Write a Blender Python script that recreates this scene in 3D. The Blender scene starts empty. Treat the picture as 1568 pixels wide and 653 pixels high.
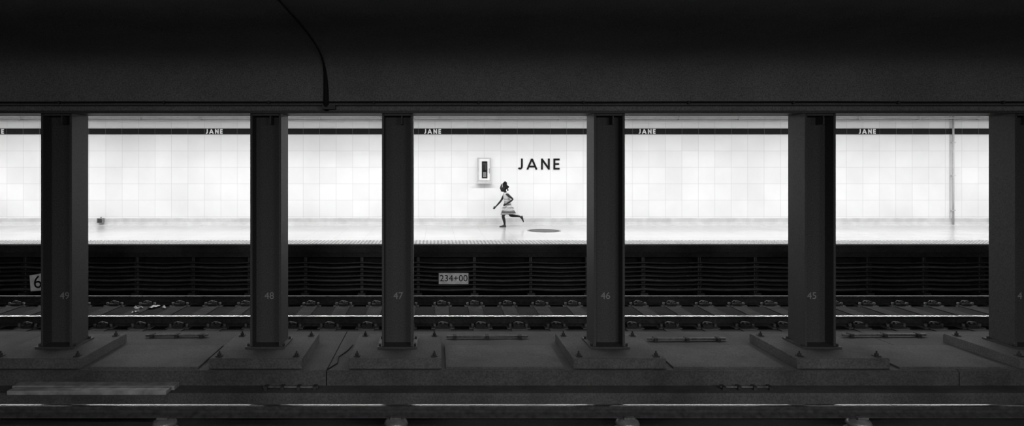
import bpy, math, random
from mathutils import Vector, Matrix
random.seed(4)
sc = bpy.context.scene
COL = sc.collection
sc.view_settings.view_transform = 'Standard'
sc.view_settings.look = 'None'
sc.view_settings.exposure = 0.0

# ------------------------------------------------------------------ materials
def new_mat(name):
    m = bpy.data.materials.new(name); m.use_nodes = True
    nt = m.node_tree
    return m, nt, nt.nodes['Principled BSDF']

def gray(v): return (v, v, v, 1)

def mat_plain(name, v, rough=0.6, metal=0.0, var=0.25, scale=12.0, bump=0.0, spec=0.5):
    """grey paint / metal / cloth with procedural mottling"""
    m, nt, b = new_mat(name)
    tc = nt.nodes.new('ShaderNodeTexCoord')
    n = nt.nodes.new('ShaderNodeTexNoise'); n.inputs['Scale'].default_value = scale
    n.inputs['Detail'].default_value = 6
    nt.links.new(tc.outputs['Object'], n.inputs['Vector'])
    r = nt.nodes.new('ShaderNodeValToRGB')
    r.color_ramp.elements[0].position = 0.3; r.color_ramp.elements[1].position = 0.7
    r.color_ramp.elements[0].color = gray(v*(1-var)); r.color_ramp.elements[1].color = gray(min(1, v*(1+var)))
    nt.links.new(n.outputs['Fac'], r.inputs['Fac'])
    nt.links.new(r.outputs['Color'], b.inputs['Base Color'])
    b.inputs['Roughness'].default_value = rough
    b.inputs['Metallic'].default_value = metal
    b.inputs['Specular IOR Level'].default_value = spec
    if bump:
        bp = nt.nodes.new('ShaderNodeBump'); bp.inputs['Strength'].default_value = bump
        bp.inputs['Distance'].default_value = 0.02
        nt.links.new(n.outputs['Fac'], bp.inputs['Height'])
        nt.links.new(bp.outputs['Normal'], b.inputs['Normal'])
    return m

def mat_concrete(name, v, stain=0.5, rough=0.85, spec=0.3, fscale=55, fdark=0.6):
    m, nt, b = new_mat(name)
    tc = nt.nodes.new('ShaderNodeTexCoord')
    big = nt.nodes.new('ShaderNodeTexNoise'); big.inputs['Scale'].default_value = 1.1; big.inputs['Detail'].default_value = 8
    big.inputs['Roughness'].default_value = 0.65
    fine = nt.nodes.new('ShaderNodeTexNoise'); fine.inputs['Scale'].default_value = fscale; fine.inputs['Detail'].default_value = 4
    nt.links.new(tc.outputs['Object'], big.inputs['Vector']); nt.links.new(tc.outputs['Object'], fine.inputs['Vector'])
    r1 = nt.nodes.new('ShaderNodeValToRGB')
    r1.color_ramp.elements[0].position = 0.35; r1.color_ramp.elements[1].position = 0.65
    r1.color_ramp.elements[0].color = gray(v*(1-stain)); r1.color_ramp.elements[1].color = gray(v*(1+stain*0.6))
    nt.links.new(big.outputs['Fac'], r1.inputs['Fac'])
    r2 = nt.nodes.new('ShaderNodeValToRGB')
    r2.color_ramp.elements[0].position = 0.35; r2.color_ramp.elements[1].position = 0.65
    r2.color_ramp.elements[0].color = gray(fdark); r2.color_ramp.elements[1].color = gray(1.0)
    nt.links.new(fine.outputs['Fac'], r2.inputs['Fac'])
    mx = nt.nodes.new('ShaderNodeMix'); mx.data_type = 'RGBA'; mx.blend_type = 'MULTIPLY'
    mx.inputs[0].default_value = 1
    nt.links.new(r1.outputs['Color'], mx.inputs[6]); nt.links.new(r2.outputs['Color'], mx.inputs[7])
    nt.links.new(mx.outputs[2], b.inputs['Base Color'])
    bp = nt.nodes.new('ShaderNodeBump'); bp.inputs['Strength'].default_value = 0.35; bp.inputs['Distance'].default_value = 0.01
    nt.links.new(fine.outputs['Fac'], bp.inputs['Height']); nt.links.new(bp.outputs['Normal'], b.inputs['Normal'])
    b.inputs['Roughness'].default_value = rough
    b.inputs['Specular IOR Level'].default_value = spec
    return m

def mat_tile(name, face, grout, size_x, size_z, off_x, off_z, mortar, rough=0.3, var=0.03, horiz=False, scale_var=1.0):
    m, nt, b = new_mat(name)
    tc = nt.nodes.new('ShaderNodeTexCoord')
    sp = nt.nodes.new('ShaderNodeSeparateXYZ'); nt.links.new(tc.outputs['Object'], sp.inputs[0])
    cb = nt.nodes.new('ShaderNodeCombineXYZ')
    ax = nt.nodes.new('ShaderNodeMath'); ax.operation = 'ADD'; ax.inputs[1].default_value = off_x
    az = nt.nodes.new('ShaderNodeMath'); az.operation = 'ADD'; az.inputs[1].default_value = off_z
    nt.links.new(sp.outputs['X'], ax.inputs[0]); nt.links.new(sp.outputs['Y' if horiz else 'Z'], az.inputs[0])
    nt.links.new(ax.outputs[0], cb.inputs['X']); nt.links.new(az.outputs[0], cb.inputs['Y'])
    br = nt.nodes.new('ShaderNodeTexBrick'); br.offset = 0; br.squash = 1
    br.inputs['Scale'].default_value = 1
    br.inputs['Brick Width'].default_value = size_x; br.inputs['Row Height'].default_value = size_z
    br.inputs['Mortar Size'].default_value = mortar; br.inputs['Mortar Smooth'].default_value = 0.3
    br.inputs['Color1'].default_value = gray(face*(1-var)); br.inputs['Color2'].default_value = gray(face*(1+var))
    br.inputs['Mortar'].default_value = gray(grout)
    nt.links.new(cb.outputs[0], br.inputs['Vector'])
    n = nt.nodes.new('ShaderNodeTexNoise'); n.inputs['Scale'].default_value = 0.8; n.inputs['Detail'].default_value = 4
    nt.links.new(tc.outputs['Object'], n.inputs['Vector'])
    r = nt.nodes.new('ShaderNodeValToRGB'); r.color_ramp.elements[0].color = gray(0.9); r.color_ramp.elements[1].color = gray(1)
    r.color_ramp.elements[0].position = .3; r.color_ramp.elements[1].position = .6
    nt.links.new(n.outputs['Fac'], r.inputs['Fac'])
    mx = nt.nodes.new('ShaderNodeMix'); mx.data_type = 'RGBA'; mx.blend_type = 'MULTIPLY'; mx.inputs[0].default_value = scale_var
    nt.links.new(br.outputs['Color'], mx.inputs[6]); nt.links.new(r.outputs['Color'], mx.inputs[7])
    nt.links.new(mx.outputs[2], b.inputs['Base Color'])
    b.inputs['Roughness'].default_value = rough
    return m

M_TILE = mat_tile('glazed_wall_tile', 0.80, 0.60, 0.4, 0.4, 20.0, 0.594+4, 0.0045, 0.35)
M_BAND = mat_tile('black_frieze_tile', 0.010, 0.10, 0.4, 5.0, 20.0, 2.0, 0.005, 0.5)
M_BAND.node_tree.nodes['Principled BSDF'].inputs['Specular IOR Level'].default_value = .12
M_FLOOR = mat_tile('terrazzo_floor', 0.46, 0.35, 0.6, 0.6, 20, 0.1, 0.005, 0.18, horiz=True)
M_CEIL_FAR = mat_plain('white_ceiling_paint', 0.7, 0.8, var=0.05, scale=2)
M_BASE = mat_plain('grey_cove_base', 0.55, 0.5, var=0.12, scale=5)
M_TACT = mat_plain('tactile_warning_strip', 0.32, 0.5, var=0.25, scale=6)
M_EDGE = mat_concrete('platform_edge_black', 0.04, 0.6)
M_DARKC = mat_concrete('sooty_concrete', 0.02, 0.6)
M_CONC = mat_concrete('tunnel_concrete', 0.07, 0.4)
M_CEILC = mat_concrete('tunnel_ceiling_concrete', 0.17, 0.15, fscale=90, fdark=.5)
M_PED = mat_concrete('pedestal_concrete', 0.095, 0.4)
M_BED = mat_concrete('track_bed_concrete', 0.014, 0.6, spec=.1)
M_STEEL = mat_plain('painted_steel', 0.040, 0.6, var=0.35, scale=70, bump=0.1, spec=.3)
M_BLACK = mat_plain('black_paint', 0.010, 0.8, var=0.2, spec=.15)
M_CABLE = mat_plain('rubber_cable', 0.03, 0.5, var=0.3, scale=6)
M_CABLE2 = mat_plain('dusty_cable', 0.065, 0.5, var=0.3, scale=6)
M_RUST = mat_plain('rusty_rail_steel', 0.03, 0.8, var=0.4, scale=20, spec=.2)
M_RAIL = mat_plain('polished_rail_head', 0.65, 0.2, metal=1.0, var=0.08, scale=3)
M_RAIL3 = mat_plain('worn_contact_rail', 0.55, 0.11, metal=1.0, var=0.35, scale=1.3)
M_RAILD = mat_plain('dull_rail_head', 0.10, 0.5, metal=0.6, var=0.2, scale=3)
M_TIE = mat_plain('wood_tie', 0.025, 0.9, var=0.4, scale=8, bump=.3, spec=.15)
M_CLIP = mat_plain('tie_plate_steel', 0.08, 0.5, var=0.5, scale=25)
M_WHITE = mat_plain('white_enamel', 0.75, 0.4, var=0.04)
M_LGREY = mat_plain('light_grey_metal', 0.5, 0.4, var=0.1)
M_MGREY = mat_plain('mid_grey_metal', 0.2, 0.4, var=0.15)
M_SIGN = mat_plain('dirty_sign_plate', 0.80, 0.6, var=0.2, scale=9)
M_NUM = mat_plain('faded_number_paint', 0.20, 0.7, var=0.2, scale=40)
M_WOOD = mat_plain('weathered_plank', 0.20, 0.8, var=0.35, scale=9, bump=.3)
M_PAPER = mat_plain('paper_litter', 0.5, 0.8, var=0.2)
M_PORC = mat_plain('porcelain_insulator', 0.10, 0.3, var=0.3)
M_SKIN = mat_plain('dark_skin', 0.013, 0.55, var=0.12, scale=20, spec=.3)
M_HAIR = mat_plain('black_hair', 0.005, 0.7, var=0.3, scale=60, bump=.5, spec=.2)
M_SHOE = mat_plain('black_shoe', 0.012, 0.5, var=0.2)
M_SOLE = mat_plain('shoe_sole', 0.10, 0.6, var=0.1)
M_EYE = mat_plain('eye_white', 0.5, 0.2, var=0.02)
M_LIP = mat_plain('lip', 0.03, 0.4, var=0.1)

def mat_dress():
    m, nt, b = new_mat('striped_dress_cotton')
    tc = nt.nodes.new('ShaderNodeTexCoord')
    sp = nt.nodes.new('ShaderNodeSeparateXYZ'); nt.links.new(tc.outputs['Object'], sp.inputs[0])
    mr = nt.nodes.new('ShaderNodeMapRange'); mr.inputs['From Min'].default_value = 0.26; mr.inputs['From Max'].default_value = 0.83
    nt.links.new(sp.outputs['Z'], mr.inputs['Value'])
    r = nt.nodes.new('ShaderNodeValToRGB'); r.color_ramp.interpolation = 'CONSTANT'
    stops = [(0, .06), (.06, .30), (.12, .06), (.19, .16), (.24, .55), (.33, .20), (.37, .50), (.45, .16), (.50, .34),
             (.56, .18), (.60, .48), (.66, .30), (.72, .50)]
    els = r.color_ramp.elements
    els[0].position = stops[0][0]; els[0].color = gray(stops[0][1])
    els[1].position = stops[1][0]; els[1].color = gray(stops[1][1])
    for p, v in stops[2:]:
        e = els.new(p); e.color = gray(v)
    nt.links.new(mr.outputs[0], r.inputs['Fac'])
    vo = nt.nodes.new('ShaderNodeTexVoronoi'); vo.inputs['Scale'].default_value = 38
    nt.links.new(tc.outputs['Object'], vo.inputs['Vector'])
    r2 = nt.nodes.new('ShaderNodeValToRGB'); r2.color_ramp.elements[0].color = gray(.45); r2.color_ramp.elements[1].color = gray(1)
    r2.color_ramp.elements[0].position = .15; r2.color_ramp.elements[1].position = .4
    nt.links.new(vo.outputs['Distance'], r2.inputs['Fac'])
    mx = nt.nodes.new('ShaderNodeMix'); mx.data_type = 'RGBA'; mx.blend_type = 'MULTIPLY'; mx.inputs[0].default_value = .7
    nt.links.new(r.outputs['Color'], mx.inputs[6]); nt.links.new(r2.outputs['Color'], mx.inputs[7])
    nt.links.new(mx.outputs[2], b.inputs['Base Color']); b.inputs['Roughness'].default_value = .8
    return m
M_DRESS = mat_dress()

def mat_emit(name, v, s):
    m, nt, b = new_mat(name)
    b.inputs['Base Color'].default_value = gray(v)
    b.inputs['Emission Color'].default_value = gray(1)
    b.inputs['Emission Strength'].default_value = s
    return m
M_LENS = mat_emit('fluorescent_lens', .8, 3.0)
M_LENSN = mat_emit('dim_fluorescent_lens', .8, 0.5)

# ------------------------------------------------------------------ mesh builder
class MB:
    def __init__(s): s.v = []; s.f = []; s.m = []; s.mats = []; s.sm = []
    def mi(s, mat):
        if mat not in s.mats: s.mats.append(mat)
        return s.mats.index(mat)
    def add(s, vs, fs, mat, smooth=False):
        o = len(s.v); s.v += [tuple(v) for v in vs]; k = s.mi(mat)
        for f in fs:
            s.f.append([i+o for i in f]); s.m.append(k); s.sm.append(smooth)
    def box(s, x0, x1, y0, y1, z0, z1, mat):
        vs = [(x, y, z) for x in (x0, x1) for y in (y0, y1) for z in (z0, z1)]
        s.add(vs, [(0,1,3,2),(4,6,7,5),(0,4,5,1),(2,3,7,6),(0,2,6,4),(1,5,7,3)], mat)
    def prism_x(s, prof, x0, x1, mat, smooth=False, mats=None):
        n = len(prof)
        vs = [(x0, p[0], p[1]) for p in prof] + [(x1, p[0], p[1]) for p in prof]
        for i in range(n):
            j = (i+1) % n
            mm = mats[i] if mats else mat
            s.add([vs[i], vs[j], vs[n+j], vs[n+i]], [(0,1,2,3)], mm, smooth)
        s.add(vs[:n], [tuple(range(n-1,-1,-1))], mat); s.add(vs[n:], [tuple(range(n))], mat)
    def prism_z(s, prof, z0, z1, mat):
        n = len(prof)
        vs = [(p[0], p[1], z0) for p in prof] + [(p[0], p[1], z1) for p in prof]
        fs = [(i, (i+1) % n, n+(i+1) % n, n+i) for i in range(n)]
        fs += [tuple(range(n-1,-1,-1)), tuple(range(n, 2*n))]
        s.add(vs, fs, mat)
    def poly_y(s, prof, y0, y1, mat):      # profile in xz, extruded along y
        n = len(prof)
        vs = [(p[0], y0, p[1]) for p in prof] + [(p[0], y1, p[1]) for p in prof]
        fs = [(i, (i+1) % n, n+(i+1) % n, n+i) for i in range(n)]
        fs += [tuple(range(n-1,-1,-1)), tuple(range(n, 2*n))]
        s.add(vs, fs, mat)
    def tube(s, pts, rad, mat, n=8, caps=True):
        pts = [Vector(p) for p in pts]
        if not isinstance(rad, (list, tuple)): rad = [rad]*len(pts)
        rings = []; ref = None
        for i, p in enumerate(pts):
            d = (pts[min(i+1, len(pts)-1)] - pts[max(i-1, 0)]).normalized()
            if ref is None:
                ref = Vector((0,0,1)) if abs(d.z) < .9 else Vector((1,0,0))
            a = d.cross(ref)
            if a.length < 1e-4: a = d.cross(Vector((0,1,0)))
            a.normalize(); b = a.cross(d).normalized(); ref = b
            rings.append([p + (a*math.cos(t) + b*math.sin(t))*rad[i] for t in [2*math.pi*k/n for k in range(n)]])
        vs = [v for r in rings for v in r]; fs = []
        for i in range(len(pts)-1):
            for k in range(n):
                l = (k+1) % n
                fs.append((i*n+k, i*n+l, (i+1)*n+l, (i+1)*n+k))
        s.add(vs, fs, mat, True)
        if caps:
            s.add(rings[0], [tuple(range(n-1,-1,-1))], mat); s.add(rings[-1], [tuple(range(n))], mat)
    def ell(s, c, r, mat, nu=16, nv=10, rot=None, fn=None):
        vs = []; fs = []
        for j in range(nv+1):
            ph = math.pi*j/nv
            for i in range(nu):
                th = 2*math.pi*i/nu
                v = Vector((r[0]*math.sin(ph)*math.cos(th), r[1]*math.sin(ph)*math.sin(th), r[2]*math.cos(ph)))
                if fn: v = fn(v)
                if rot: v = rot @ v
                vs.append(Vector(c)+v)
        for j in range(nv):
            for i in range(nu):
                k = (i+1) % nu
                fs.append((j*nu+i, (j+1)*nu+i, (j+1)*nu+k, j*nu+k))
        s.add(vs, fs, mat, True)
    def loft(s, rings, mat, cap0=False, cap1=False):
        n = len(rings[0]); vs = [v for r in rings for v in r]; fs = []
        for i in range(len(rings)-1):
            for k in range(n):
                l = (k+1) % n
                fs.append((i*n+k, i*n+l, (i+1)*n+l, (i+1)*n+k))
        s.add(vs, fs, mat, True)
        if cap0: s.add(rings[0], [tuple(range(n-1,-1,-1))], mat, True)
        if cap1: s.add(rings[-1], [tuple(range(n))], mat, True)
    def obj(s, name, parent=None, bevel=0, loc=None):
        me = bpy.data.meshes.new(name)
        vs = s.v
        if loc is not None: vs = [(v[0]-loc[0], v[1]-loc[1], v[2]-loc[2]) for v in vs]
        me.from_pydata(vs, [], s.f)
        for m in s.mats: me.materials.append(m)
        me.polygons.foreach_set('material_index', s.m)
        me.polygons.foreach_set('use_smooth', s.sm)
        me.validate(); me.update()
        import bmesh
        bm = bmesh.new(); bm.from_mesh(me)
        bmesh.ops.remove_doubles(bm, verts=bm.verts, dist=1e-5)
        bmesh.ops.recalc_face_normals(bm, faces=bm.faces)
        bm.to_mesh(me); bm.free()
        o = bpy.data.objects.new(name, me); COL.objects.link(o)
        if loc is not None: o.location = loc
        if parent: o.parent = parent
        if bevel:
            b = o.modifiers.new('bevel', 'BEVEL'); b.width = bevel; b.segments = 2; b.limit_method = 'ANGLE'
        return o

# ------------------------------------------------------------------ key dimensions (metres)
XL, XR = -18.0, 22.0
WALL = 15.87          # far tiled wall
EDGE = 11.97          # far platform edge
NEAR_EDGE = 3.5
CY = 7.78             # column line
BEAM_Z = 2.06

# ------------------------------------------------------------------ room shell
b = MB(); b.box(XL, XR, WALL, WALL+.3, -0.3, 3.1, M_TILE); b.obj('wall_back')
b = MB(); b.box(XL-.3, XL, -4, WALL+.3, -1.4, 3.1, M_CONC); b.obj('wall_left')
b = MB(); b.box(XR, XR+.3, -4, WALL+.3, -1.4, 3.1, M_CONC); b.obj('wall_right')
b = MB(); b.box(XL, XR, -4.3, -4, -1.4, 3.1, M_CONC); b.obj('wall_front')
# ceiling over the far track and platform
b = MB(); b.box(XL, XR, 8.0, WALL, 2.86, 3.1, M_CEIL_FAR); b.obj('ceiling')
# near vault with rounded haunch coming down to the girder
prof = [(-4,3.1),(-4,2.80),(5.1,2.79),(5.8,2.785),(6.3,2.77),(6.7,2.745),(7.0,2.71),(7.2,2.665),(7.33,2.60),(7.41,2.52),
        (7.455,2.42),(7.48,2.30),(7.49,2.155),(7.56,2.14),(7.56,2.09),(8.0,2.09),(8.0,3.1)]
b = MB(); b.prism_x(prof, XL, XR, M_CEILC, smooth=False)
o = b.obj('ceiling_haunch')
for p in o.data.polygons: p.use_smooth = len(p.vertices) == 4
try:
    o.data.set_sharp_from_angle(angle=math.radians(32))
except Exception: pass
# steel girder flange under the haunch
b = MB()
b.box(XL, XR, 7.54, 8.02, BEAM_Z, 2.09, M_STEEL)
b.obj('steel_girder')

# far platform
b = MB()
b.box(XL, XR, EDGE+.06, WALL, -0.15, 0.0, M_FLOOR)
b.obj('floor')
b = MB()
b.prism_x([(EDGE,-.15),(EDGE,-.012),(EDGE+.012,0.001),(EDGE+.06,0.003),(EDGE+.06,-.15)], XL, XR, M_EDGE)
b.box(XL, XR, EDGE+.06, EDGE+.42, -.24, -.15, M_EDGE)
b.obj('platform_edge_nosing')
b = MB(); b.box(XL, XR, 12.4, 12.6, -0.95, -.15, M_DARKC); b.obj('wall_under_platform')
b = MB()
b.prism_x([(WALL-.10,0),(WALL-.03,.02),(WALL-.012,.08),(WALL-.012,.165),(WALL,.175),(WALL,0)], XL, XR, M_BASE)
b.obj('baseboard_back')
# black frieze + small JANE names
def strokes(letter, w, t):
    """centre-line strokes in unit-height letters"""
    h = t/2
    if letter == 'J':
        pts = [(w-h,1),(w-h,.30)]
        r = (w-t)/2 if (w-t)/2 > .1 else .12
        cx = w-h-r
        for k in range(1, 8):
            a = -k*math.pi*.78/7
            pts.append((cx+r*math.cos(a), .30+ (.30-h)*math.sin(a)))
        return [pts]
    if letter == 'A': return [[(h*.9,0),(w/2,1-h*.4)],[(w-h*.9,0),(w/2,1-h*.4)],[(w*.22,.28),(w*.78,.28)]]
    if letter == 'N': return [[(h,0),(h,1)],[(w-h,0),(w-h,1)],[(h,1-h*.8),(w-h,h*.8)]]
    if letter == 'E': return [[(h,0),(h,1)],[(h,1-h),(w,1-h)],[(h,.5),(w*.92,.5)],[(h,h),(w,h)]]
def lettering(b, x, z, H, yf, t, mat, gap=.34, depth=.006):
    cx = x; ns = 0
    for L, w in (('J',.5),('A',.98),('N',.78),('E',.56)):
        for pl in strokes(L, w, t):
            for i in range(len(pl)-1):
                p = Vector((pl[i][0], pl[i][1])); q = Vector((pl[i+1][0], pl[i+1][1]))
                d = (q-p).normalized(); n = Vector((-d.y, d.x))*t/2
                if L == 'J' and i > 0: p = p - d*.01
                quad = [p+n, q+n, q-n, p-n]
                ns += 1
                b.poly_y([(cx+c.x*H, z+c.y*H) for c in quad], yf-depth-ns*.0003, yf, mat)
        cx += (w+gap)*H
b = MB()
b.box(XL, XR, WALL-.014, WALL, 2.206, 2.35, M_BAND)
b.obj('trim_frieze')
for X in (-16.1, -10.88, -5.57, -.27, 4.936, 10.28, 15.6):
    b = MB(); lettering(b, X, 2.222, .112, WALL-.014, .22, M_WHITE, gap=.30)
    b.obj('station_name_lettering')
b = MB(); lettering(b, 2.0, 1.35, .27, WALL, .165, M_BLACK, gap=.33, depth=.012)
b.obj('station_name_sign')
# cornice conduit/light trough above the frieze
b = MB()
b.box(XL, XR, WALL-.05, WALL, 2.52, 2.545, M_LGREY)
b.tube([(XL+.01, WALL-.08, 2.60), (XR-.01, WALL-.08, 2.60)], .02, M_LGREY)
for k in range(28):
    x = XL+.7+k*1.45
    b.box(x, x+.03, WALL-.10, WALL, 2.56, 2.63, M_LGREY)
b.obj('trim_conduit')

# tactile strip with truncated domes
b = MB()
b.box(XL, XR, EDGE+.06, EDGE+.62, 0.0, .006, M_TACT)
n = 6
x = -13.0
while x < 18.5:
    for j in range(8):
        y = EDGE+.10+j*.068
        vs = []
        for k in range(n):
            a = 2*math.pi*k/n; vs.append((x+.020*math.cos(a), y+.020*math.sin(a), .006))
        for k in range(n):
            a = 2*math.pi*k/n; vs.append((x+.012*math.cos(a), y+.012*math.sin(a), .013))
        b.add(vs, [(k, (k+1) % n, n+(k+1) % n, n+k) for k in range(n)]+[tuple(range(n, 2*n))], M_TACT)
    x += .068
b.obj('tactile_paving')

# floor disc (access cover)
b = MB()
def disc(b, c, r, z0, z1, mat, n=40):
    b.prism_z([(c[0]+r*math.cos(2*math.pi*k/n), c[1]+r*math.sin(2*math.pi*k/n)) for k in range(n)], z0, z1, mat)
disc(b, (2.42,14.5), .37, 0, .005, M_MGREY); disc(b, (2.42,14.5), .34, 0, .008, M_STEEL)
for k in range(-3, 4):
    w = math.sqrt(.30**2-(k*.08)**2)
    b.box(2.42-w, 2.42+w, 14.5+k*.08-.01, 14.5+k*.08+.01, .008, .011, M_MGREY)
b.obj('manhole_cover')

# wall cabinet
b = MB()
x0, x1, z0, z1 = 1.03, 1.355, 1.04, 1.64
y = WALL
b.box(x0, x1, y-.10, y, z0, z1, M_LGREY)
b.box(x0+.035, x1-.035, y-.115, y-.10, z0+.05, z1-.035, M_WHITE)
b.box(x0+.10, x1-.09, y-.122, y-.115, z0+.10, z1-.09, M_BLACK)
b.box(x0+.125, x1-.115, y-.135, y-.122, z0+.30, z1-.13, M_STEEL)
b.box(x0+.13, x1-.12, y-.14, y-.122, z0+.13, z0+.25, M_MGREY)
b.tube([(x0+.15,y-.145,z0+.26),(x0+.15,y-.17,z0+.30),(x0+.15,y-.17,z0+.40),(x0+.15,y-.145,z0+.43)], .012, M_BLACK)
b.box(x0-.02, x1+.02, y-.15, y, z0-.03, z0+.012, M_LGREY)
b.box(x1-.05, x1-.04, y-.125, y-.115, z0+.22, z0+.34, M_MGREY)
b.obj('emergency_phone_cabinet', bevel=.004)

# small outlet box and downpipe on wall
b = MB(); b.box(-8.16, -8.02, WALL-.11, WALL-.02, .055, .175, M_MGREY); b.box(-8.14,-8.04,WALL-.12,WALL-.11,.075,.155,M_STEEL)
b.tube([(-8.09,WALL-.05,.175),(-8.09,WALL-.04,.20)], .014, M_MGREY)
b.obj('wall_outlet_box')
b = MB()
b.box(12.50, 12.515, WALL-.012, WALL, .175, 2.85, M_LGREY)
b.tube([(12.56,WALL-.045,.02),(12.56,WALL-.045,2.855)], .022, M_LGREY, n=12)
for z in (.35,1.2,2.0): b.box(12.52,12.60,WALL-.07,WALL,z,z+.02,M_LGREY)
b.obj('drain_pipe')

# ------------------------------------------------------------------ light fixtures (far platform)
def fixture(x0, x1, y, z, power, lens, name='fluorescent_light', half=.16, top=2.86, tilt=0):
    b = MB()
    b.prism_x([(-half,0),(-half*.7,.09),(half*.7,.09),(half,0)], x0, x1, M_WHITE)
    b.box(x0+.03, x1-.03, -half+.02, half-.02, -.012, 0, lens)
    R_ = Matrix.Rotation(tilt, 4, 'X')
    b.v = [tuple((R_ @ Vector(v)) + Vector((0, y, z))) for v in b.v]
    for xx in (x0+.3, x1-.36):
        b.box(xx, xx+.06, y-.02, y+.02, z+.07, top, M_LGREY)
    o = b.obj(name)
    ld = bpy.data.lights.new('tube_light', 'AREA'); ld.shape = 'RECTANGLE'
    ld.size = x1-x0-.1; ld.size_y = half*1.6; ld.energy = power
    lo = bpy.data.objects.new('tube_light', ld); COL.objects.link(lo)
    off = R_ @ Vector((0,0,-.02))
    lo.location = ((x0+x1)/2, y+off.y, z+off.z); lo.rotation_euler = (tilt, 0, 0); lo.parent = o
    return o
for i in range(8):
    fixture(-17.8+i*5.0, -17.8+i*5.0+4.7, 13.6, 2.62, 135, M_LENS)

# ------------------------------------------------------------------ cable rack under far platform
b = MB()
k = -18
while True:
    X = .73+1.04*k
    if X > XR-.3: break
    if X > XL+.2:
        b.box(X-.025, X+.025, 12.08, 12.11, -.95, -.24, M_CABLE2)
        b.box(X-.004, X+.004, 12.05, 12.39, -.95, -.24, M_CABLE)
        for z in (-.34,-.42,-.50,-.58,-.66,-.74,-.83):
            b.box(X-.02, X+.02, 12.0, 12.10, z-.032, z-.022, M_CABLE)
        b.box(X-.07, X+.07, 12.0, 12.2, -.95, -.90, M_CABLE)
    k += 1
for z, r, mt in ((-.34,.018,M_CABLE),(-.42,.022,M_CABLE2),(-.50,.018,M_CABLE),(-.58,.022,M_CABLE),(-.66,.026,M_CABLE2),(-.74,.02,M_CABLE),(-.83,.026,M_CABLE2)):
    pts = []; x = XL+.02
    while x < XR:
        ph = ((x-.73) / 1.04) % 1
        pts.append((x, 12.045, z - .018*math.sin(math.pi*ph) + random.uniform(-.003,.003))); x += .26
    b.tube(pts, r, mt, n=6)
b.obj('cable_rack')

# ------------------------------------------------------------------ track bed, curb, near platform
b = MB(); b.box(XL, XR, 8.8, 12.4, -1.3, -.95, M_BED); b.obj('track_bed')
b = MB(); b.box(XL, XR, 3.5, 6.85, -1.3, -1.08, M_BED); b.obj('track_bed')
b = MB()
# lower ledge and raised bench between the tracks
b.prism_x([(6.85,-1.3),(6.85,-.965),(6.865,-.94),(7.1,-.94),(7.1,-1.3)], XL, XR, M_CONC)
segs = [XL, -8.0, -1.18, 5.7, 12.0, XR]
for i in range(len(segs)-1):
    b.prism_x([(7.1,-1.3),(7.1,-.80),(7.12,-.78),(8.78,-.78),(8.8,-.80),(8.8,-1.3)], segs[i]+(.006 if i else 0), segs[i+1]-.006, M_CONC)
    if i: b.box(segs[i]-.006, segs[i]+.006, 7.13, 8.78, -1.3, -.80, M_BLACK)
b.obj('concrete_curb')

# near platform (where the photographer stands)
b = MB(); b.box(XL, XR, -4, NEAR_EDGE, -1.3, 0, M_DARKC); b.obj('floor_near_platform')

# rails
def rail_profile(y, ztop, hgt=.145, head=.07, foot=.13):
    h = head/2; f = foot/2; zb = ztop-hgt
    p = [(-f,zb),(-f,zb+.012),(-.012,zb+.035),(-.010,ztop-.045),(-h,ztop-.034),(-h,ztop-.012),(-h*.82,ztop-.004),(-h*.4,ztop),
         (h*.4,ztop),(h*.82,ztop-.004),(h,ztop-.012),(h,ztop-.034),(.010,ztop-.045),(.012,zb+.035),(f,zb+.012),(f,zb)]
    return [(y+a, z) for a, z in p]
def rail(name, y, ztop, topmat=M_RAIL, **kw):
    p = rail_profile(y, ztop, **kw); b = MB()
    mats = [M_RUST]*len(p)
    for i in (6,7,8,9): mats[i] = topmat
    b.prism_x(p, XL, XR, M_RUST, mats=mats)
    return b.obj(name)
FR1, FR2 = 9.75, 11.24
rail('running_rail', FR1, -.79)
rail('running_rail', FR2, -.79, topmat=M_RAILD)
rail('running_rail', 5.58, -.80); rail('running_rail', 4.09, -.80)

# ties and fastenings of the far track
b = MB()
k0 = -33
for k in range(k0, 39):
    X = .117+.557*k
    if X < XL+.3 or X > XR-.3: continue
    b.box(X-.115, X+.115, 9.35, 11.70, -.95, -.937, M_TIE)
    for RY in (FR1, FR2):
        b.box(X-.17, X+.17, RY-.17, RY+.17, -.95, -.936, M_CLIP)
        for sgn in (-1, 1):
            yy = RY + sgn*.115
            b.prism_x([(yy-.045,-.936),(yy-.045,-.905),(yy-.01,-.885),(yy+.01,-.885),(yy+.045,-.905),(yy+.045,-.936)], X-.075, X+.075, M_RUST)
            for dx in (-.12, .12):
                b.tube([(X+dx, yy, -.937),(X+dx, yy, -.885)], [.026,.022], M_CLIP, n=6)
            b.tube([(X, yy, -.89),(X, yy, -.862)], .02, M_CLIP, n=6)
            b.tube([(X-.07, yy, -.88),(X-.03, yy-.02*sgn, -.862),(X+.03, yy+.02*sgn, -.862),(X+.07, yy, -.88)], .011, M_CLIP, n=6)
b.obj('railway_ties')
b = MB()
for k in range(-33, 39):
    X = .117+.557*k
    if X < XL+.3 or X > XR-.3: continue
    b.box(X-.115, X+.115, 3.65, 5.98, -1.08, -.947, M_TIE)
b.obj('railway_ties')

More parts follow.
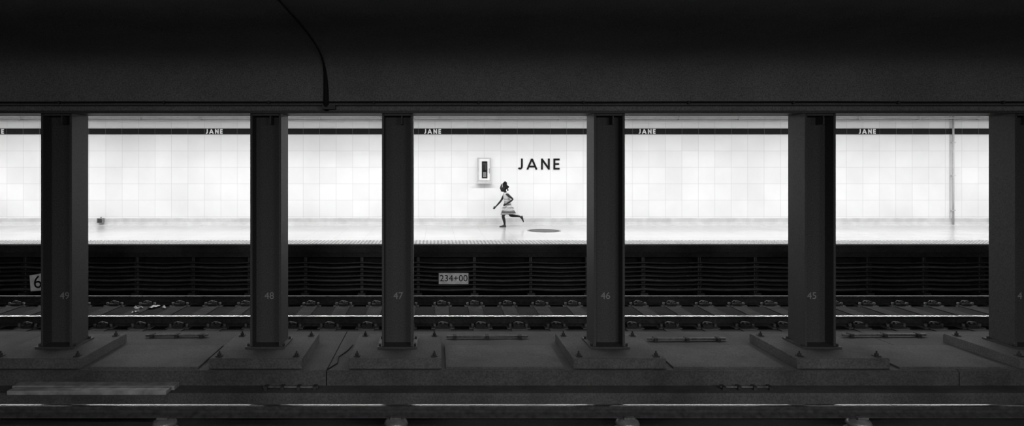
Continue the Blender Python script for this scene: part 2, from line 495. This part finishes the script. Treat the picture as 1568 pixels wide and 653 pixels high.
# third rail on insulator stands (near track)
p = rail_profile(6.19, -.815, hgt=.105, head=.075, foot=.12)
b = MB(); mats = [M_RUST]*len(p)
for i in (6,7,8,9): mats[i] = M_RAIL3
b.prism_x(p, XL, XR, M_RUST, mats=mats)
for k in range(-7, 10):
    X = -.366+2.185*k
    if X < XL+.3 or X > XR-.3: continue
    def ringz(z, r, n=20): return [Vector((X+r*math.cos(2*math.pi*t/n), 6.17+r*math.sin(2*math.pi*t/n), z)) for t in range(n)]
    b.loft([ringz(-1.08,.13), ringz(-1.04,.13), ringz(-1.03,.095), ringz(-1.0,.09), ringz(-.985,.115), ringz(-.955,.10), ringz(-.935,.065), ringz(-.92,.05)],
           M_PORC, True, True)
    b.box(X-.05, X+.05, 6.10, 6.24, -.925, -.905, M_CLIP)
b.obj('third_rail')

# ------------------------------------------------------------------ columns and pedestals
COLX = [-13.2, -9.30, -6.86, -4.405, -1.97, -.437, 2.03, 4.485, 6.93, 9.38, 11.83, 14.28, 18.0]
NUMS = {-4.405:'49', -1.97:'48', -.437:'47', 2.03:'46', 4.485:'45', 6.93:'44', -6.86:'50'}
def text_mesh(txt, size, mat, name, loc, parent=None, ext=.001, rz=0):
    cu = bpy.data.curves.new(name, 'FONT'); cu.body = txt; cu.size = size; cu.extrude = ext
    cu.align_x = 'CENTER'; cu.align_y = 'CENTER'
    tmp = bpy.data.objects.new(name+'_tmp', cu); COL.objects.link(tmp)
    dg = bpy.context.evaluated_depsgraph_get()
    me = bpy.data.meshes.new_from_object(tmp.evaluated_get(dg))
    bpy.data.objects.remove(tmp)
    me.materials.clear(); me.materials.append(mat)
    o = bpy.data.objects.new(name, me); COL.objects.link(o)
    o.rotation_euler = (math.pi/2, rz, 0); o.location = loc
    if parent: o.parent = parent
    return o
PZ = -.67
for X in COLX:
    hw, t, tw = .18, .026, .018
    y0, y1 = 7.60, 7.96
    b = MB()
    prof = [(X-hw,y0),(X-hw+t,y0),(X-hw+t,CY-tw/2),(X+hw-t,CY-tw/2),(X+hw-t,y0),(X+hw,y0),(X+hw,y1),(X+hw-t,y1),
            (X+hw-t,CY+tw/2),(X-hw+t,CY+tw/2),(X-hw+t,y1),(X-hw,y1)]
    b.prism_z(prof, PZ+.02, BEAM_Z, M_STEEL)
    b.box(X-.23, X+.23, 7.56, 8.0, PZ, PZ+.02, M_STEEL)         # base plate
    b.box(X-.16, X+.16, 7.60, CY, BEAM_Z-.025, BEAM_Z, M_STEEL)  # cap stiffener
    b.poly_y([(X-.008+.05,1.94),(X+.008+.05,1.94),(X+.008+.05,BEAM_Z),(X-.008+.05,BEAM_Z)], 7.62, CY, M_STEEL)
    for dx in (-.205,.205):
        for dy in (7.62, 7.94):
            b.tube([(X+dx,dy,PZ+.02),(X+dx,dy,PZ+.045)], .016, M_RUST, n=6)
    c = b.obj('steel_column')
    if X in NUMS:
        text_mesh(NUMS[X], .115, M_NUM, 'painted_number', (X, CY-tw/2-.0015, -.10), c, .0008)
    # pedestal
    b = MB()
    b.prism_x([(7.17,-.78),(7.17,-.685),(7.185,-.67),(8.24,-.67),(8.255,-.685),(8.255,-.78)], X-.51, X+.51, M_PED)
    for dx in (-.43, .43):
        for dy in (7.27, 8.14):
            b.box(X+dx-.035, X+dx+.035, dy-.035, dy+.035, -.67, -.662, M_RUST)
            b.tube([(X+dx,dy,-.662),(X+dx,dy,-.635)], .022, M_RUST, n=6)
            b.tube([(X+dx,dy,-.635),(X+dx,dy,-.61)], .010, M_RUST, n=6)
    b.obj('concrete_pedestal', bevel=.006)

# patch slabs on the curb between pedestals, conduits, brackets
for (xa, xb) in ((-3.8,-2.6),(.12,1.42),(2.62,3.85),(5.1,6.3)):
    b = MB()
    b.prism_x([(7.16,-.78),(7.18,-.762),(8.02,-.755),(8.05,-.78)], xa, xb, M_PED)
    b.obj('mortar_patch', bevel=.004)
for (xa, xb, y) in ((-3.75,-2.95,8.48),(.15,1.2,8.42),(2.7,3.7,8.30),(5.3,6.4,8.50)):
    b = MB()
    b.tube([(xa,y,-.755),(xb,y+.02,-.755)], .016, M_CLIP)
    for f in (.1,.5,.9):
        x = xa+(xb-xa)*f; b.box(x-.02, x+.02, y-.04, y+.06, -.78, -.735, M_RUST)
    b.obj('conduit_pipe')
for (xa, xb) in ((-1.83,-1.25),(3.05,3.6)):
    b = MB()
    b.tube([(xa,6.98,-.915),(xb,6.97,-.915)], .014, M_CLIP)
    for f in (.05,.35,.65,.95):
        x = xa+(xb-xa)*f; b.box(x-.018,x+.018,6.94,7.02,-.94,-.90,M_RUST)
    b.obj('ground_rod')
# crack across the curb top, stood in for by a thin black tube
b = MB()
b.tube([(-1.02,8.1,-.774),(-1.05,7.85,-.774),(-1.12,7.6,-.774),(-1.10,7.35,-.774),(-1.17,7.13,-.774)], .006, M_BLACK, n=6)
b.obj('curb_crack')

# plank on ledge
b = MB()
b.box(-4.46, -2.80, 6.80, 6.94, -.94, -.895, M_WOOD)
b.box(-4.50, -2.77, 6.945, 7.085, -.94, -.892, M_WOOD)
b.obj('wooden_plank', bevel=.006)

# ------------------------------------------------------------------ ceiling joint + cables
b = MB()
pr = [(7.52,2.10),(7.47,2.155),(7.465,2.30),(7.44,2.42),(7.395,2.515),(7.315,2.59),(7.19,2.65),(6.99,2.695),(6.69,2.73),(6.3,2.755),(5.8,2.77),(5.1,2.775),(3.5,2.782)]
b.tube([(-1.245,y,z) for y, z in pr], [.030,.032,.030,.025,.018,.013,.010,.008,.008,.008,.008,.008,.008], M_BLACK)  # dark joint groove in the concrete, modelled as a raised black tube
b.box(-1.29, -1.14, 7.46, 7.54, 2.10, 2.15, M_STEEL)
b.obj('ceiling_joint')
b = MB()
pts = []; x = XL+.05
while x < XR: pts.append((x, 7.47, 2.178+random.uniform(-.003,.003))); x += .9
b.tube(pts, .013, M_BLACK, n=6)
x = XL+.5
while x < XR: b.box(x-.01, x+.01, 7.455, 7.49, 2.16, 2.195, M_RUST); x += 1.2
b.obj('ceiling_cable')

# ------------------------------------------------------------------ chainage signs
b = MB(); b.box(.06, .625, 11.985, 11.995, -.727, -.525, M_SIGN)
for X in (.06,.613): b.box(X, X+.012, 11.983, 12.02, -.727, -.525, M_CLIP)
s = b.obj('chainage_sign')
text_mesh('234+00', .168, M_BLACK, 'sign_text', (.343, 11.983, -.626), s, .001)
b = MB()
b.poly_y([(-7.42,-.86),(-7.14,-.84),(-7.16,-.52),(-7.44,-.57)], 11.985, 11.995, M_SIGN)
b.box(-7.31,-7.29,11.99,12.02,-.75,-.65,M_CLIP)
s = b.obj('track_number_sign')
text_mesh('6', .33, M_BLACK, 'sign_text', (-7.29, 11.983, -.70), s, .001, rz=-.1)

# litter
b = MB()
for (x, y, s_, a) in ((-4.95,10.9,.07,.3),(-4.72,11.0,.12,1.2),(-4.55,10.95,.06,2.2),(-4.86,10.6,.06,.9)):
    n = 6; pts = []
    for i in range(n):
        for j in range(4):
            u = (i/(n-1)-.5)*s_*2; v = (j/3-.5)*s_*.9
            pts.append((x+u*math.cos(a)-v*math.sin(a), y+u*math.sin(a)+v*math.cos(a), -.935+abs(random.gauss(0,.02))))
    fs = [(i*4+j, i*4+j+1, (i+1)*4+j+1, (i+1)*4+j) for i in range(n-1) for j in range(3)]
    b.add(pts, fs, M_PAPER)
b.obj('paper_litter')

# ------------------------------------------------------------------ running girl
GIRL = bpy.data.objects.new('running_girl', None); COL.objects.link(GIRL)
GIRL.location = (1.622, 15.40, 0.0)

def skinned(name, verts, edges, radii, root, mat, sub=2):
    me = bpy.data.meshes.new(name); me.from_pydata(verts, edges, []); me.update()
    o = bpy.data.objects.new(name, me); COL.objects.link(o)
    sk = o.modifiers.new('skin', 'SKIN'); sk.use_smooth_shade = True; sk.branch_smoothing = .4
    sd = o.modifiers.new('sub', 'SUBSURF'); sd.levels = sub; sd.render_levels = sub
    for i, r in enumerate(radii):
        sv = me.skin_vertices[0].data[i]
        sv.radius = r if isinstance(r, tuple) else (r, r)
        sv.use_root = (i == root)
    dg = bpy.context.evaluated_depsgraph_get()
    m2 = bpy.data.meshes.new_from_object(o.evaluated_get(dg))
    bpy.data.objects.remove(o)
    m2.materials.clear(); m2.materials.append(mat)
    for p in m2.polygons: p.use_smooth = True
    o2 = bpy.data.objects.new(name, m2); COL.objects.link(o2); o2.parent = GIRL
    return o2

V = []; E = []; R = []
def jv(p, r, prev=None):
    V.append(p); R.append(r)
    if prev is not None: E.append((prev, len(V)-1))
    return len(V)-1
pel = jv((.085,0,.475), (.075,.068))
spn = jv((.088,0,.575), (.066,.060), pel)
che = jv((.072,0,.69), (.078,.064), spn)
upc = jv((.055,0,.765), (.062,.050), che)
nb = jv((.040,0,.815), .034, upc)
nk = jv((.022,0,.855), .031, nb)
hd = jv((.008,0,.91), .055, nk)
# arms
sL = jv((.072,-.088,.775), .034, upc); eLm = jv((.14,-.115,.715), .028, sL); eL = jv((.205,-.13,.66), .024, eLm)
fL = jv((.14,-.135,.61), .023, eL); wL = jv((.065,-.13,.56), .016, fL); pL = jv((.035,-.128,.542), (.013,.020), wL)
sR = jv((.035,.088,.775), .034, upc); eRm = jv((-.005,.11,.70), .028, sR); eR = jv((-.045,.12,.62), .024, eRm)
fR = jv((-.10,.118,.555), .023, eR); wR = jv((-.165,.11,.485), .016, fR); pR = jv((-.188,.108,.462), (.013,.020), wR)
# legs
hL = jv((.060,-.052,.42), .062, pel); tL = jv((.018,-.052,.335), .047, hL); kL = jv((-.025,-.050,.258), .040, tL)
cL = jv((.002,-.048,.175), .039, kL); aL = jv((.018,-.046,.075), .024, cL); oL = jv((.008,-.046,.035), .024, aL)
hR = jv((.105,.052,.42), .062, pel); tR = jv((.135,.052,.335), .052, hR); kR = jv((.170,.050,.262), .040, tR)
cR = jv((.255,.048,.258), .039, kR); aR = jv((.375,.046,.245), .024, cR); oR = jv((.408,.046,.232), .024, aR)
skinned('body', V, E, R, pel, M_SKIN)

def hand(name, palm_root, dirv, palm_n, side):
    """dirv: wrist->finger direction, palm_n: palm facing, side: across the palm towards the thumb"""
    d = Vector(dirv).normalized(); n = Vector(palm_n).normalized(); s = Vector(side).normalized()
    p = Vector(palm_root)
    mb = MB()
    ring = []
    for f, wv, th in ((0,.014,.010),(.3,.019,.011),(.7,.022,.010),(1,.021,.008)):
        c = p + d*.042*f
        ring.append([c + s*wv*math.cos(t) + n*th*math.sin(t) for t in [2*math.pi*k/12 for k in range(12)]])
    mb.loft(ring, M_SKIN, True, True)
    lens = (.032,.037,.034,.026)
    for i, L in enumerate(lens):
        off = s*(.0165-.011*i)
        q = p + d*.036 + off
        q1 = q + d*L*.5; q2 = q1 + (d*.85+n*.5).normalized()*L*.35; q3 = q2 + (d*.55+n*.8).normalized()*L*.3
        mb.tube([q, q1, q2, q3, q3+(q3-q2)*.15], [.0058,.0056,.0052,.0045,.002], M_SKIN, n=8)
    q = p + d*.008 + s*.014
    q1 = q + (s*.8+d*.6+n*.2).normalized()*.018; q2 = q1 + (s*.35+d*.9+n*.3).normalized()*.018
    mb.tube([q, q1, q2, q2+(q2-q1)*.15], [.0075,.0066,.0055,.003], M_SKIN, n=8)
    o = mb.obj(name); o.parent = GIRL
hand('hand_left', (.040,-.1285,.545), (-.85,0,-.5), (0,1,-.1), (-.4,0,.85))
hand('hand_right', (-.183,.108,.467), (-.72,0,-.70), (0,-1,0), (-.7,0,.7))

# head with face
mb = MB()
hc = Vector((-.003,0,.925))
def headfn(v):
    x, y, z = v
    if z < 0:
        f = -z/.1
        y *= 1-.32*f*f; x = x*(1-.14*f) - .014*f
    if x < 0 and abs(z) < .09: x *= .95
    if x > 0 and z > 0: x *= 1.06
    return Vector((x, y, z))
mb.ell(hc, (.085,.071,.098), M_SKIN, 24, 16, fn=headfn)
mb.ell(hc+Vector((-.081,0,-.012)), (.012,.012,.010), M_SKIN, 10, 6)
mb.ell(hc+Vector((-.077,0,.004)), (.009,.008,.020), M_SKIN, 10, 6)
for sg in (-1,1):
    mb.ell(hc+Vector((-.078,sg*.010,-.017)), (.008,.007,.006), M_SKIN, 8, 6)
    mb.ell(hc+Vector((-.0645,sg*.031,.004)), (.0105,.011,.0065), M_EYE, 12, 8)
    mb.ell(hc+Vector((-.0725,sg*.033,.004)), (.004,.006,.006), M_HAIR, 8, 6)
    mb.ell(hc+Vector((-.066,sg*.030,.011)), (.011,.014,.004), M_SKIN, 10, 6)
    mb.ell(hc+Vector((-.070,sg*.031,.023)), (.006,.016,.003), M_HAIR, 10, 6)
    mb.ell(hc+Vector((.012,sg*.072,-.004)), (.014,.007,.021), M_SKIN, 10, 8)
    mb.ell(hc+Vector((.010,sg*.077,-.004)), (.007,.004,.012), M_LIP, 8, 6)
mb.ell(hc+Vector((-.0725,0,-.038)), (.009,.019,.005), M_LIP, 12, 6)
mb.ell(hc+Vector((-.070,0,-.047)), (.009,.017,.006), M_LIP, 12, 6)
mb.ell(hc+Vector((-.050,0,-.076)), (.018,.022,.015), M_SKIN, 12, 8)
mb.obj('head', GIRL)
# hair: cap, buns, bobbles
mb = MB()
def hairfn(v):
    x, y, z = v
    if x < -.02:
        zc = .038 + (-.02-x)*.12
        if z < zc: z = zc; x *= .80; y *= .86
    elif z < -.045: z = -.045 - (z+.045)*.1
    return Vector((x, y, z + .006*math.sin(x*180)*math.cos(y*160)*.5))
mb.ell(hc+Vector((.012,0,.012)), (.093,.078,.097), M_HAIR, 30, 22, fn=hairfn)
for (dx, dy, dz, r) in ((.035,-.018,.118,.034),(.052,.028,.105,.032),(.015,.01,.108,.026),(.10,0,.02,.028)):
    def puff(v, r=r): return v*(1+.10*math.sin(v.x*260)*math.sin(v.y*240+v.z*250))
    mb.ell(hc+Vector((dx,dy,dz)), (r,r,r*.95), M_HAIR, 18, 12, fn=puff)
for k in range(5):
    yy = -.05+.025*k
    base = hc+Vector((.085,yy,-.02))
    mb.tube([base, base+Vector((.014,0,-.025)), base+Vector((.016,0,-.045)), base+Vector((.012,0,-.060))], [.011,.010,.008,.005], M_HAIR, n=8)
mb.ell(hc+Vector((.028,-.028,.094)), (.014,.012,.009), M_EYE, 10, 6)
mb.ell(hc+Vector((.050,.018,.088)), (.013,.013,.009), M_EYE, 10, 6)
pts = [hc+Vector((-.038,0,0))+Vector((.022*math.sin(t)*.2, .075*math.cos(t), .012+.086*math.sin(t))) for t in [math.pi*k/16 for k in range(17)]]
mb.tube(pts, .006, M_EYE, n=8)
mb.obj('hair', GIRL)

# dress
mb = MB(); N = 48
def ring(cx, z, rx, ry, ruff=0.0, ph=0, tilt=0):
    r = []
    for k in range(N):
        t = 2*math.pi*k/N
        w = 1+ruff*math.sin(t*9+ph)
        x = cx+rx*w*math.cos(t)
        r.append(Vector((x, ry*w*math.sin(t), z + tilt*(x-cx) + ruff*.05*math.cos(t*9+ph))))
    return r
secs = [(.048,.812,.040,.058,0,0,0),(.055,.800,.056,.082,0,0,0),(.062,.775,.072,.096,0,0,0),(.070,.73,.080,.098,0,0,0),(.076,.68,.082,.094,0,0,0),
        (.082,.62,.076,.086,.01,0,0),(.086,.565,.076,.084,.015,0,0),(.09,.52,.088,.094,.02,0,0),(.095,.47,.104,.106,.03,.2,0),
        (.099,.42,.128,.128,.03,.4,.02),(.105,.37,.150,.140,.04,.5,.04),(.110,.33,.166,.148,.05,.6,.06),(.112,.305,.178,.153,.06,.7,.08)]
rings = [ring(*q) for q in secs]
inner = [[Vector((c.x*.97+s[0]*.03, c.y*.97, c.z)) for c in r] for r, s in zip(rings[-4:], secs[-4:])]
mb.loft(rings + inner[::-1], M_DRESS)
rf = [ring(.095,.475,.108,.110,.03,.2), ring(.102,.435,.143,.140,.06,1.0,.02), ring(.102,.432,.136,.134,.06,1.0,.02), ring(.097,.47,.10,.10,.03,.2)]
mb.loft(rf, M_DRESS)
for sg, cx in ((-1,.070),(1,.038)):
    rr = []
    for (o_, z, r) in ((.060,.795,.036),(.085,.785,.043),(.105,.762,.047)):
        rr.append([Vector((cx+r*math.cos(t), sg*(o_+.3*r*math.sin(t)*.4), z+r*.75*math.sin(t))) for t in [2*math.pi*k/16 for k in range(16)]])
    mb.loft(rr, M_DRESS)
d = mb.obj('dress', GIRL)

# shoes
def shoe(name, heel, fwd, up, L=.155):
    f = Vector(fwd).normalized(); u = Vector(up).normalized(); s = f.cross(u).normalized(); u = s.cross(f).normalized()
    h = Vector(heel); mb = MB(); rings = []; sole = []
    for t, w, ht in ((0,.018,.040),(.06,.026,.058),(.2,.029,.062),(.38,.028,.056),(.55,.031,.042),(.75,.034,.034),(.9,.028,.028),(1,.012,.016)):
        c = h+f*L*t
        r = []; r2 = []
        for k in range(16):
            a = 2*math.pi*k/16; ca, sa = math.cos(a), math.sin(a)
            zz = .010 + (ht-.010)*(.5+.5*sa)
            r.append(c + s*w*ca*(1 if sa < .2 else (1-.25*sa)) + u*zz)
            r2.append(c + s*(w+.003)*ca + u*(.006+.006*sa))
        rings.append(r); sole.append(r2)
    mb.loft(rings, M_SHOE, True, True); mb.loft(sole, M_SOLE, True, True)
    mb.tube([h+f*L*.22+u*.056+s*.03, h+f*L*.24+u*.066, h+f*L*.22+u*.056-s*.03], .006, M_SHOE, n=8)
    o = mb.obj(name); o.parent = GIRL
shoe('shoe_left', (.050,-.046,0.0), (-1,0,0), (0,0,1))
shoe('shoe_right', (.452,.046,.262), (.22,0,-1), (-.97,0,-.22))

# ------------------------------------------------------------------ near platform lighting (dim) behind the photographer
for i in range(4):
    x0 = -6.2+i*4.4
    fixture(x0, x0+2.4, -1.6, 2.50, (100,380,380,150)[i], M_LENSN, name='platform_light', half=.14, top=2.80, tilt=math.radians(8))

w = bpy.data.worlds.new('tunnel_dark'); w.use_nodes = True
w.node_tree.nodes['Background'].inputs[0].default_value = (0,0,0,1)
sc.world = w

# ------------------------------------------------------------------ camera
cd = bpy.data.cameras.new('camera'); cam = bpy.data.objects.new('camera', cd); COL.objects.link(cam)
cam.location = (0, 0, 1.46); cam.rotation_euler = (math.pi/2, 0, 0)
cd.sensor_width = 36; cd.lens = 22.96
cd.shift_x = (784-666)/1568; cd.shift_y = -(326.5-253)/1568
cd.clip_start = .05; cd.clip_end = 200
sc.camera = cam
